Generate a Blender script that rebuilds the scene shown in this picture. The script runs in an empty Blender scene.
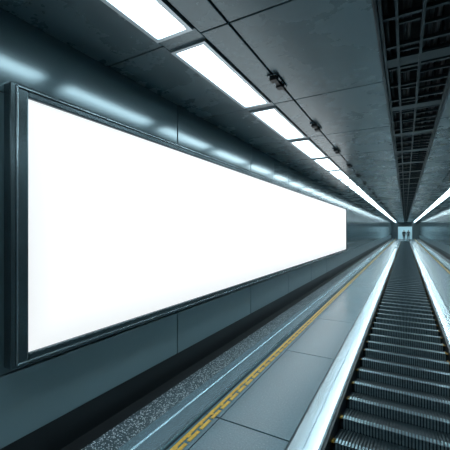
import bpy, bmesh, math, random
from mathutils import Vector
random.seed(3)
sc=bpy.context.scene
Y0,Y1=-6.0,72.0
CZ=3.25
# ---------------- materials
def mat(name,col,rough=.5,metal=0.,noise=None,bump=None,emit=None,rvar=0.,stretch=(1,1,1),spec=.5):
    m=bpy.data.materials.new(name); m.use_nodes=True
    nt=m.node_tree; N=nt.nodes; L=nt.links; b=N['Principled BSDF']
    b.inputs['Base Color'].default_value=(*col,1); b.inputs['Roughness'].default_value=rough
    b.inputs['Metallic'].default_value=metal; b.inputs['Specular IOR Level'].default_value=spec
    tc=N.new('ShaderNodeTexCoord'); mp=N.new('ShaderNodeMapping'); mp.inputs['Scale'].default_value=stretch
    L.new(tc.outputs['Object'],mp.inputs['Vector'])
    if noise:
        sc_,lo,hi=noise[:3]
        n=N.new('ShaderNodeTexNoise'); n.inputs['Scale'].default_value=sc_; n.inputs['Detail'].default_value=8
        n.inputs['Roughness'].default_value=.65
        L.new(mp.outputs[0],n.inputs['Vector'])
        r=N.new('ShaderNodeMapRange'); r.inputs['From Min'].default_value=.3; r.inputs['From Max'].default_value=.7
        r.inputs['To Min'].default_value=lo; r.inputs['To Max'].default_value=hi
        L.new(n.outputs['Fac'],r.inputs['Value'])
        mx=N.new('ShaderNodeVectorMath'); mx.operation='SCALE'; mx.inputs[0].default_value=col
        L.new(r.outputs[0],mx.inputs['Scale']); L.new(mx.outputs[0],b.inputs['Base Color'])
        if rvar:
            r2=N.new('ShaderNodeMapRange'); r2.inputs['From Min'].default_value=.3; r2.inputs['From Max'].default_value=.7
            r2.inputs['To Min'].default_value=rough-rvar; r2.inputs['To Max'].default_value=rough+rvar
            L.new(n.outputs['Fac'],r2.inputs['Value']); L.new(r2.outputs[0],b.inputs['Roughness'])
    if bump:
        n=N.new('ShaderNodeTexNoise'); n.inputs['Scale'].default_value=bump[0]; n.inputs['Detail'].default_value=4
        L.new(mp.outputs[0],n.inputs['Vector'])
        bp=N.new('ShaderNodeBump'); bp.inputs['Strength'].default_value=bump[1]; bp.inputs['Distance'].default_value=.01
        L.new(n.outputs['Fac'],bp.inputs['Height']); L.new(bp.outputs[0],b.inputs['Normal'])
    if emit:
        b.inputs['Emission Color'].default_value=(*emit[0],1); b.inputs['Emission Strength'].default_value=emit[1]
    return m
M_wall=mat('wall_panel',(.085,.13,.148),.165,.3,noise=(.9,.94,1.06),rvar=.01,spec=.8)
M_wlow=mat('wall_panel_satin',(.15,.215,.24),.30,.2,noise=(.9,.94,1.06),rvar=.01,spec=.7)
M_black=mat('black_gap',(.004,.006,.008),.6)
M_kick=mat('kick_plate',(.005,.008,.01),.4)
M_ceil=mat('ceiling_panel',(.115,.168,.19),.27,.3,noise=(1.6,.86,1.12),rvar=.035,bump=(60,.025))
M_tile=mat('floor_tile',(.07,.155,.195),.25,.0,noise=(70,.75,1.25),bump=(90,.05),rvar=.03,spec=.9)
M_metal=mat('brushed_steel',(.56,.66,.71),.22,1.,noise=(60,.9,1.06),stretch=(3,.05,1),rvar=.02)
M_curb=mat('curb_steel',(.44,.60,.68),.22,.8,noise=(60,.9,1.06),stretch=(3,.05,1),rvar=.02)
M_frame=mat('frame_steel',(.12,.155,.17),.26,.9,noise=(8,.9,1.1))
M_hilite=mat('frame_highlight',(.42,.48,.51),.22,1.)  # paler steel colour acts as the highlight on the frame's outer bevel
M_yel=mat('yellow_paint',(.72,.43,.05),.5,noise=(40,.6,1.2))
M_yel2=mat('step_yellow',(.55,.33,.04),.5,noise=(40,.5,1.2))
M_step=mat('step_metal',(.30,.42,.47),.33,.7,noise=(25,.6,1.2))
M_step2=mat('step_tread',(.030,.050,.06),.4,.5,noise=(25,.6,1.2))
M_scr=mat('screen_white',(.9,.9,.9),.4,emit=((.97,.99,1.),1.2))
nt=M_scr.node_tree; N=nt.nodes; L=nt.links
tc=N.new('ShaderNodeTexCoord'); sp=N.new('ShaderNodeSeparateXYZ'); L.new(tc.outputs['Generated'],sp.inputs[0])
def mth(op,a,b):
    n=N.new('ShaderNodeMath'); n.operation=op
    for i,x in enumerate((a,b)):
        if isinstance(x,(int,float)): n.inputs[i].default_value=x
        else: L.new(x,n.inputs[i])
    return n.outputs[0]
ey=mth('MULTIPLY',mth('MINIMUM',sp.outputs[1],mth('SUBTRACT',1,sp.outputs[1])),14.)
ez=mth('MULTIPLY',mth('MINIMUM',sp.outputs[2],mth('SUBTRACT',1,sp.outputs[2])),1.8)
mr=N.new('ShaderNodeMapRange'); mr.interpolation_type='SMOOTHSTEP'
mr.inputs['From Max'].default_value=.45; mr.inputs['To Min'].default_value=.78; mr.inputs['To Max'].default_value=1.08
L.new(mth('MINIMUM',ey,ez),mr.inputs['Value']); L.new(mr.outputs[0],N['Principled BSDF'].inputs['Emission Strength'])
N['Principled BSDF'].inputs['Base Color'].default_value=(.3,.3,.3,1)
M_lamp=mat('lamp_diffuser',(.9,.95,1),.4,emit=((.72,.93,1.),11.))
M_lampf=mat('lamp_frame',(.38,.45,.49),.3,.8)
M_tray=mat('tray_metal',(.022,.034,.04),.4,.6)
M_cable=mat('cable',(.012,.015,.017),.5)
# granite
M_gran=bpy.data.materials.new('speckled_granite'); M_gran.use_nodes=True
nt=M_gran.node_tree; N=nt.nodes; L=nt.links; b=N['Principled BSDF']; b.inputs['Roughness'].default_value=.4
tc=N.new('ShaderNodeTexCoord'); v=N.new('ShaderNodeTexVoronoi'); v.inputs['Scale'].default_value=60
L.new(tc.outputs['Object'],v.inputs['Vector'])
cr=N.new('ShaderNodeValToRGB'); cr.color_ramp.elements[0].position=.2; cr.color_ramp.elements[0].color=(.85,.93,.97,1)
cr.color_ramp.elements[1].position=.42; cr.color_ramp.elements[1].color=(.05,.08,.095,1)
L.new(v.outputs['Distance'],cr.inputs[0]); L.new(cr.outputs[0],b.inputs['Base Color'])
# ---------------- mesh helpers
class MB:
    def __init__(s): s.v=[]; s.f=[]; s.mi=[]
    def box(s,x0,x1,y0,y1,z0,z1,m=0):
        if x0>x1:x0,x1=x1,x0
        k=len(s.v)
        s.v+=[(x0,y0,z0),(x1,y0,z0),(x1,y1,z0),(x0,y1,z0),(x0,y0,z1),(x1,y0,z1),(x1,y1,z1),(x0,y1,z1)]
        for f in ((0,3,2,1),(4,5,6,7),(0,1,5,4),(1,2,6,5),(2,3,7,6),(3,0,4,7)):
            s.f.append(tuple(k+i for i in f)); s.mi.append(m)
    def prism(s,prof,y0,y1,m=0):   # profile in xz extruded along y
        k=len(s.v); n=len(prof)
        s.v+=[(x,y0,z) for x,z in prof]+[(x,y1,z) for x,z in prof]
        for i in range(n):
            j=(i+1)%n; s.f.append((k+i,k+j,k+n+j,k+n+i)); s.mi.append(m)
        s.f.append(tuple(k+i for i in range(n))[::-1]); s.mi.append(m)
        s.f.append(tuple(k+n+i for i in range(n))); s.mi.append(m)
    def obj(s,name,mats,parent=None,bevel=0):
        me=bpy.data.meshes.new(name); me.from_pydata(s.v,[],s.f)
        for mm in mats: me.materials.append(mm)
        for p,i in zip(me.polygons,s.mi): p.material_index=i
        bm=bmesh.new(); bm.from_mesh(me); bmesh.ops.recalc_face_normals(bm,faces=bm.faces); bm.to_mesh(me); bm.free()
        o=bpy.data.objects.new(name,me); sc.collection.objects.link(o)
        if parent: o.parent=parent
        if bevel:
            md=o.modifiers.new('bevel','BEVEL'); md.width=bevel; md.segments=2; md.limit_method='ANGLE'
        return o
def empty(name,loc=(0,0,0)):
    e=bpy.data.objects.new(name,None); e.location=loc; sc.collection.objects.link(e); return e

# ---------------- walls
WX=2.39; SW=WX/2.5
PW=2.2*SW; P0=.99*SW+.03
def wall(name,sx):
    m=MB()
    m.box(sx*(WX+.03),sx*2.75,Y0,Y1,-.4,CZ+.4,1)
    m.box(sx*(WX+.02),sx*(WX+.04),Y0,Y1,-.05,.27,2)
    k=-4
    while P0+k*PW<Y1:
        a=max(P0+k*PW,Y0)+.009; bb=min(P0+(k+1)*PW,Y1)-.009; k+=1
        if bb<=a: continue
        m.box(sx*WX,sx*(WX+.03),a,bb,.263,.75,3)
        m.box(sx*WX,sx*(WX+.03),a,bb,.765,2.687,0)
        # upper panel leans in slightly
        m.prism([(sx*(WX+.002),2.694),(sx*(WX-.013),CZ),(sx*(WX+.03),CZ),(sx*(WX+.03),2.694)],a,bb,0)
    return m.obj(name,[M_wall,M_black,M_kick,M_wlow],bevel=.004)
wall('wall_left',-1); wall('wall_right',1)
m=MB(); m.box(-2.5,2.5,Y0-.2,Y0,-.4,CZ+.4); m.obj('wall_back',[M_wall])
m=MB()
m.box(-2.5,-1.3,Y1,Y1+.3,-.4,CZ+.4); m.box(1.3,2.5,Y1,Y1+.3,-.4,CZ+.4); m.box(-1.3,1.3,Y1,Y1+.3,2.5,CZ+.4)
m.obj('wall_far',[M_wall])
m=MB()
m.box(-1.3,-1.2,Y1-.05,Y1+.3,0,2.5); m.box(1.2,1.3,Y1-.05,Y1+.3,0,2.5); m.box(-1.2,1.2,Y1-.05,Y1+.3,2.4,2.5)
m.obj('door_1',[M_frame])
# added room beyond the doorway, put in so the opening looks lit
M_lobby_add=mat('added_lobby_plaster',(.5,.62,.66),.6)
m=MB()
m.box(-2.5,2.5,Y1+4,Y1+4.2,-.1,3); m.box(-2.7,-2.5,Y1+.3,Y1+4.2,-.1,3); m.box(2.5,2.7,Y1+.3,Y1+4.2,-.1,3)
m.box(-2.7,2.7,Y1+.3,Y1+4.2,3,3.2); m.box(-2.7,2.7,Y1+.3,Y1+4.2,-.2,0)
m.box(-1.9,1.9,Y1+1.6,Y1+2.2,2.93,2.99,1)  # added unseen lamp that brightens the room behind the doorway
m.obj('added_lobby',[M_lobby_add,M_lamp])

# ---------------- ceiling
CP=1.57; C0=2.035
m=MB()
m.box(-2.53,2.53,Y0,Y1,CZ+.36,CZ+.5,1)
for a,bb in ((-2.53,-.17),(.40,2.53)): m.box(a,bb,Y0,Y1,CZ+.04,CZ+.06,1)
m.box(-.19,-.165,Y0,Y1,CZ,CZ+.36,2); m.box(.395,.42,Y0,Y1,CZ,CZ+.36,2)
cols=[(-WX+.005,-1.72),(-1.36,-1.12),(-1.11,-.185),(.415,1.0),(1.01,1.36),(1.72,WX-.005)]
k=-6
while C0+k*CP<Y1:
    a=max(C0+k*CP,Y0)+.007; bb=min(C0+(k+1)*CP,Y1)-.007; k+=1
    if bb<=a: continue
    for x0,x1 in cols: m.box(x0+.004,x1-.004,a,bb,CZ,CZ+.03,0)
    for x0 in (-1.72,1.36): m.box(x0,x0+.36,a-.08,a+.07,CZ,CZ+.03,0)
m.obj('ceiling',[M_ceil,M_black,M_tray],bevel=.004)

# lights
for sx in (-1,1):
    m=MB(); k=-5
    while C0+k*CP+1.5<Y1:
        a=C0+k*CP+.075; bb=a+1.41; k+=1
        if a<Y0: continue
        x0,x1=(-1.71,-1.37) if sx<0 else (1.37,1.71)
        t=.035
        m.box(x0,x0+t,a,bb,CZ-.02,CZ+.035,0); m.box(x1-t,x1,a,bb,CZ-.02,CZ+.035,0)
        m.box(x0+t,x1-t,a,a+t,CZ-.02,CZ+.035,0); m.box(x0+t,x1-t,bb-t,bb,CZ-.02,CZ+.035,0)
        m.box(x0+t,x1-t,a+t,bb-t,CZ+.0,CZ+.025,1)
    m.obj('ceiling_light_row',[M_lampf,M_lamp])

# cable tray in recess
m=MB()
for x in (-.16,-.06,.105,.37): m.box(x,x+.02,Y0+.1,Y1-.1,CZ+.01,CZ+.09,0)
y=Y0+.2; i=0
while y<Y1-.5:
    m.box(-.16,.39,y,y+.03,CZ+.03,CZ+.06,0)
    if i%3==0: m.box(-.16,.39,y+.2,y+.36,CZ+.02,CZ+.05,0)
    m.box(.125,.37,y+.19,y+.21,CZ+.03,CZ+.055,0); m.box(-.04,.105,y+.10,y+.12,CZ+.03,CZ+.055,0)
    m.box(-.06,-.04,y,y+.02,CZ+.09,CZ+.36,0); m.box(.25,.27,y,y+.02,CZ+.06,CZ+.36,0)
    y+=.42; i+=1
for x in (-.12,0.0,.03,.17,.22,.31): m.prism([(x+.014*math.cos(t*math.pi/4),CZ+.075+.014*math.sin(t*math.pi/4)) for t in range(8)],Y0+.1,Y1-.1,1)
m.obj('cable_tray',[M_tray,M_cable])

# ceiling brackets (small clamp/speaker fixtures)
def bracket():
    m=MB()
    m.box(-.05,.05,-.16,.16,-.018,0,0)
    m.box(-.035,.035,-.13,-.05,-.05,-.018,1); m.box(-.035,.035,.05,.13,-.05,-.018,1)
    m.box(-.022,.022,-.05,.05,-.035,-.018,1)
    m.box(-.008,.008,.13,.26,-.02,0,1)
    return m
y=1.45; first=None
while y<50:
    if first is None:
        first=bracket().obj('ceiling_bracket',[M_frame,M_cable],bevel=.004); o=first
    else:
        o=bpy.data.objects.new('ceiling_bracket',first.data); sc.collection.objects.link(o)
        md=o.modifiers.new('bevel','BEVEL'); md.width=.004
    o.location=(-1.115,y,CZ)
    y+=1.6

# ---------------- floor
WY0,WY1=-4.0,58.0
m=MB()
m.box(-2.55,2.55,Y0,Y1+.3,-.6,-.45,1)
for s in (-1,1):
    m.box(s*2.55,s*.57,Y0,Y1,-.45,-.012,1)
    m.box(s*2.25,s*1.98,Y0,Y1,-.012,0,2)
    y=2.57-1.93*5
    while y<Y1:
        a=max(y,Y0)+.008; bb=min(y+1.93,Y1)-.008; y+=1.93
        if bb>a:
            m.box(s*1.50,s*.835,a,bb,-.012,0,0)
            m.box(s*1.655,s*1.51,a,bb,-.012,-.001,0)
m.box(-.57,.57,WY1,Y1,-.45,0,0); m.box(-.57,.57,Y0,WY0,-.45,0,0)
m.obj('floor',[M_tile,M_black,M_gran],bevel=.002)

for s in (-1,1):
    m=MB()
    P=[(s*1.965,0),(s*1.965,.045),(s*1.95,.055),(s*1.86,.055),(s*1.85,.045),(s*1.84,.045),(s*1.83,.055),(s*1.69,.055),(s*1.67,.04),(s*1.67,0)]
    m.prism([(x,z-.012) for x,z in P],Y0,Y1,0)
    m.obj('metal_curb',[M_curb])
    m=MB(); y=Y0
    m.box(s*1.630,s*1.600,Y0,Y1,-.001,.004)
    while y<Y1-.2:
        m.box(s*1.578,s*1.548,y+.02,y+.17,-.001,.005)
        m.box(s*1.600,s*1.588,y+.06,y+.10,-.001,.004)
        y+=.185
    m.obj('yellow_safety_line',[M_yel])

# ---------------- moving walkway
W=empty('moving_walkway')
for s,n in ((-1,'left'),(1,'right')):
    m=MB()
    P=[(s*.82,-.012),(s*.82,.03),(s*.80,.04),(s*.70,.04),(s*.695,.030),(s*.68,.030),(s*.675,.04),(s*.59,.04),(s*.575,.03),(s*.575,-.02),(s*.585,-.02),(s*.585,-.012)]
    m.prism(P,WY0,WY1,0); m.obj('deck_'+n,[M_metal],W)
    m=MB(); m.box(s*.555,s*.575,WY0,WY1,-.44,.01); m.obj('skirt_'+n,[M_kick],W)
# one step
TZ=-.05; P=.4; DR=.09
m=MB(); HW=.545
def slab(x0,x1,y0,z0,y1,z1,th,mi):
    k=len(m.v)
    m.v+= [(x0,y0,z0-th),(x1,y0,z0-th),(x1,y1,z1-th),(x0,y1,z1-th),(x0,y0,z0),(x1,y0,z0),(x1,y1,z1),(x0,y1,z1)]
    for f in ((0,3,2,1),(4,5,6,7),(0,1,5,4),(1,2,6,5),(2,3,7,6),(3,0,4,7)):
        m.f.append(tuple(k+i for i in f)); m.mi.append(mi)
m.box(-HW,HW,0.012,.03,TZ-DR-.05,TZ-.012,1)
slab(-HW,HW,.012,TZ-.012,P-.004,TZ-DR-.012,.03,1)
nr=40
for i in range(nr):
    x=-.52+1.04*(i+.5)/nr
    slab(x-.0065,x+.0065,.06,TZ-.002,P-.004,TZ-DR,.013,1)
    m.box(x-.0075,x+.0075,0,.06,TZ-DR-.03,TZ+.001,0)
slab(.528,.548,.0,TZ+.002,P-.004,TZ-DR+.002,.012,2)
slab(-.548,-.528,.0,TZ+.002,.09,TZ-.02,.012,2)
st=m.obj('steps',[M_step,M_step2,M_yel2],W); st.location=(0,WY0+.02,0)
ar=st.modifiers.new('array','ARRAY'); ar.use_relative_offset=False; ar.use_constant_offset=True
ar.constant_offset_displace=(0,P,0); ar.count=int((WY1-WY0-.1)/P)
m=MB(); m.box(-.55,.55,WY1-.25,WY1,-.03,.004); m.box(-.55,.55,WY0-.2,WY0,-.03,.004); m.obj('comb_plates',[M_metal],W)

# ---------------- billboard
B=empty('billboard')
k=.955
def Z(z): return 1.75+(z-1.75)*k
ya,yb,za,zb=1.215*k,16.05*k,Z(.765),Z(2.80)
f=.125*k; xf=-2.40*k; g=.085*k
m=MB()
m.box(-WX,xf,ya,ya+f,za,zb); m.box(-WX,xf,yb-f,yb,za,zb)
m.box(-WX,xf,ya+f,yb-f,zb-g,zb); m.box(-WX,xf,ya+f,yb-f,za,za+g)
m.obj('frame',[M_frame],B,bevel=.012)
m=MB(); l=.012; q=.03  # thin pale strips drawn as the highlight round the frame edge
a0,a1,b0,b1=ya+q,yb-q,za+q*.7,zb-q*.7
m.box(xf-.002,xf+.012,a0,a0+l,b0,b1); m.box(xf-.002,xf+.012,a1-l,a1,b0,b1)
m.box(xf-.002,xf+.012,a0,a1,b1-l,b1); m.box(xf-.002,xf+.012,a0,a1,b0,b0+l)
m.obj('frame_highlight',[M_hilite],B,bevel=.003)
m=MB(); m.box(-WX+.001,xf-.02,ya+f,yb-f,za+g,zb-g); m.obj('screen',[M_scr],B)

# ---------------- people
M_coat=mat('dark_coat',(.02,.025,.03),.8); M_trs=mat('trousers',(.012,.014,.02),.8)
M_skin=mat('skin',(.45,.28,.2),.6); M_hair=mat('hair',(.02,.015,.01),.6)
def skin(name,verts,edges,rad,mt,par,sub=2):
    me=bpy.data.meshes.new(name); me.from_pydata(verts,edges,[]); me.materials.append(mt)
    o=bpy.data.objects.new(name,me); sc.collection.objects.link(o); o.parent=par
    o.modifiers.new('skin','SKIN')
    for sv,r in zip(me.skin_vertices[0].data,rad): sv.radius=(r if isinstance(r,tuple) else (r,r))
    me.skin_vertices[0].data[0].use_root=True
    s=o.modifiers.new('sub','SUBSURF'); s.levels=sub; s.render_levels=sub
    return o
def person(x,y,rot,stride,coat):
    e=empty('person',(x,y,0)); e.rotation_euler[2]=rot
    d=stride
    V=[(0,0,.95),(-.09,0,.90),(-.10,-d*.5,.50),(-.10,-d,.09),(-.10,-d-.15,.035),
       (.09,0,.90),(.10,d*.35,.50),(.10,d,.09),(.10,d-.15,.035)]
    skin('trousers',V,[(0,1),(1,2),(2,3),(3,4),(0,5),(5,6),(6,7),(7,8)],[(.13,.11),.095,.065,.05,.04,.095,.065,.05,.04],M_trs,e)
    V=[(0,0,.92),(0,0,1.15),(0,0,1.38),(0,-.01,1.50),(-.19,0,1.41),(-.24,d*.3,1.14),(-.23,d*.3-.10,.90),
       (.19,0,1.41),(.24,-d*.3,1.14),(.23,-d*.3-.10,.90)]
    skin('coat',V,[(0,1),(1,2),(2,3),(2,4),(4,5),(5,6),(2,7),(7,8),(8,9)],[(.17,.12),(.15,.11),(.17,.12),.06,.075,.055,.042,.075,.055,.042],coat,e)
    V=[(0,-.0,1.46),(0,-.01,1.55),(0,-.02,1.63),(0,-.015,1.69)]
    skin('head',V,[(0,1),(1,2),(2,3)],[.05,.055,(.085,.10),(.07,.085)],M_skin,e)
    V=[(0,.03,1.60),(0,.02,1.68),(0,-.0,1.735)]
    skin('hair',V,[(0,1),(1,2)],[(.085,.075),(.095,.095),(.06,.08)],M_hair,e)
    V=[(0,-.11,1.635),(0,-.135,1.61)]
    skin('nose',V,[(0,1)],[.012,.016],M_skin,e,1)
    for s,a in ((-1,d*.3-.10),(1,-d*.3-.10)):
        hx=s*.23
        V=[(hx,a,.89),(hx,a-.01,.83)]; E=[(0,1)]; R=[(.02,.03),(.018,.038)]
        for i in range(4):
            V+= [(hx,a-.04+.022*i,.79),(hx-s*.012,a-.045+.022*i,.75-.006*(i%3))]
            E+=[(1,2+2*i),(2+2*i,3+2*i)]; R+=[.009,.007]
        V+=[(hx-s*.02,a-.05,.84),(hx-s*.025,a-.06,.80)]; E+=[(0,10),(10,11)]; R+=[.010,.008]
        skin('hand_'+('l' if s>0 else 'r'),V,E,R,M_skin,e,1)
    for s in (-1,1):
        V=[(s*.085,0,1.60),(s*.09,.005,1.64)]; skin('ear',V,[(0,1)],[.012,.016],M_skin,e,1)
        fy = -d if s<0 else d
        m=MB(); m.box(s*.10-.045,s*.10+.045,fy-.19,fy+.07,0,.07); m.obj('shoe',[M_hair],e,bevel=.02)
    return e
person(-.15,60.,.1,.18,M_coat)
person(.5,63.,math.pi,.12,mat('grey_coat',(.08,.09,.10),.8))

# ---------------- world, camera
w=bpy.data.worlds.new('world'); sc.world=w; w.use_nodes=True
w.node_tree.nodes['Background'].inputs[0].default_value=(.02,.03,.035,1); w.node_tree.nodes['Background'].inputs[1].default_value=.3
cam=bpy.data.cameras.new('camera'); co=bpy.data.objects.new('camera',cam); sc.collection.objects.link(co); sc.camera=co
F=320.; psi=math.atan(180/F)
cam.lens=36*F/450; cam.shift_y=5/450; cam.clip_start=.02; cam.clip_end=300
co.location=(0,0,1.75); co.rotation_euler=(math.pi/2,0,psi)
sc.view_settings.view_transform='Standard'
sc.view_settings.exposure=.12
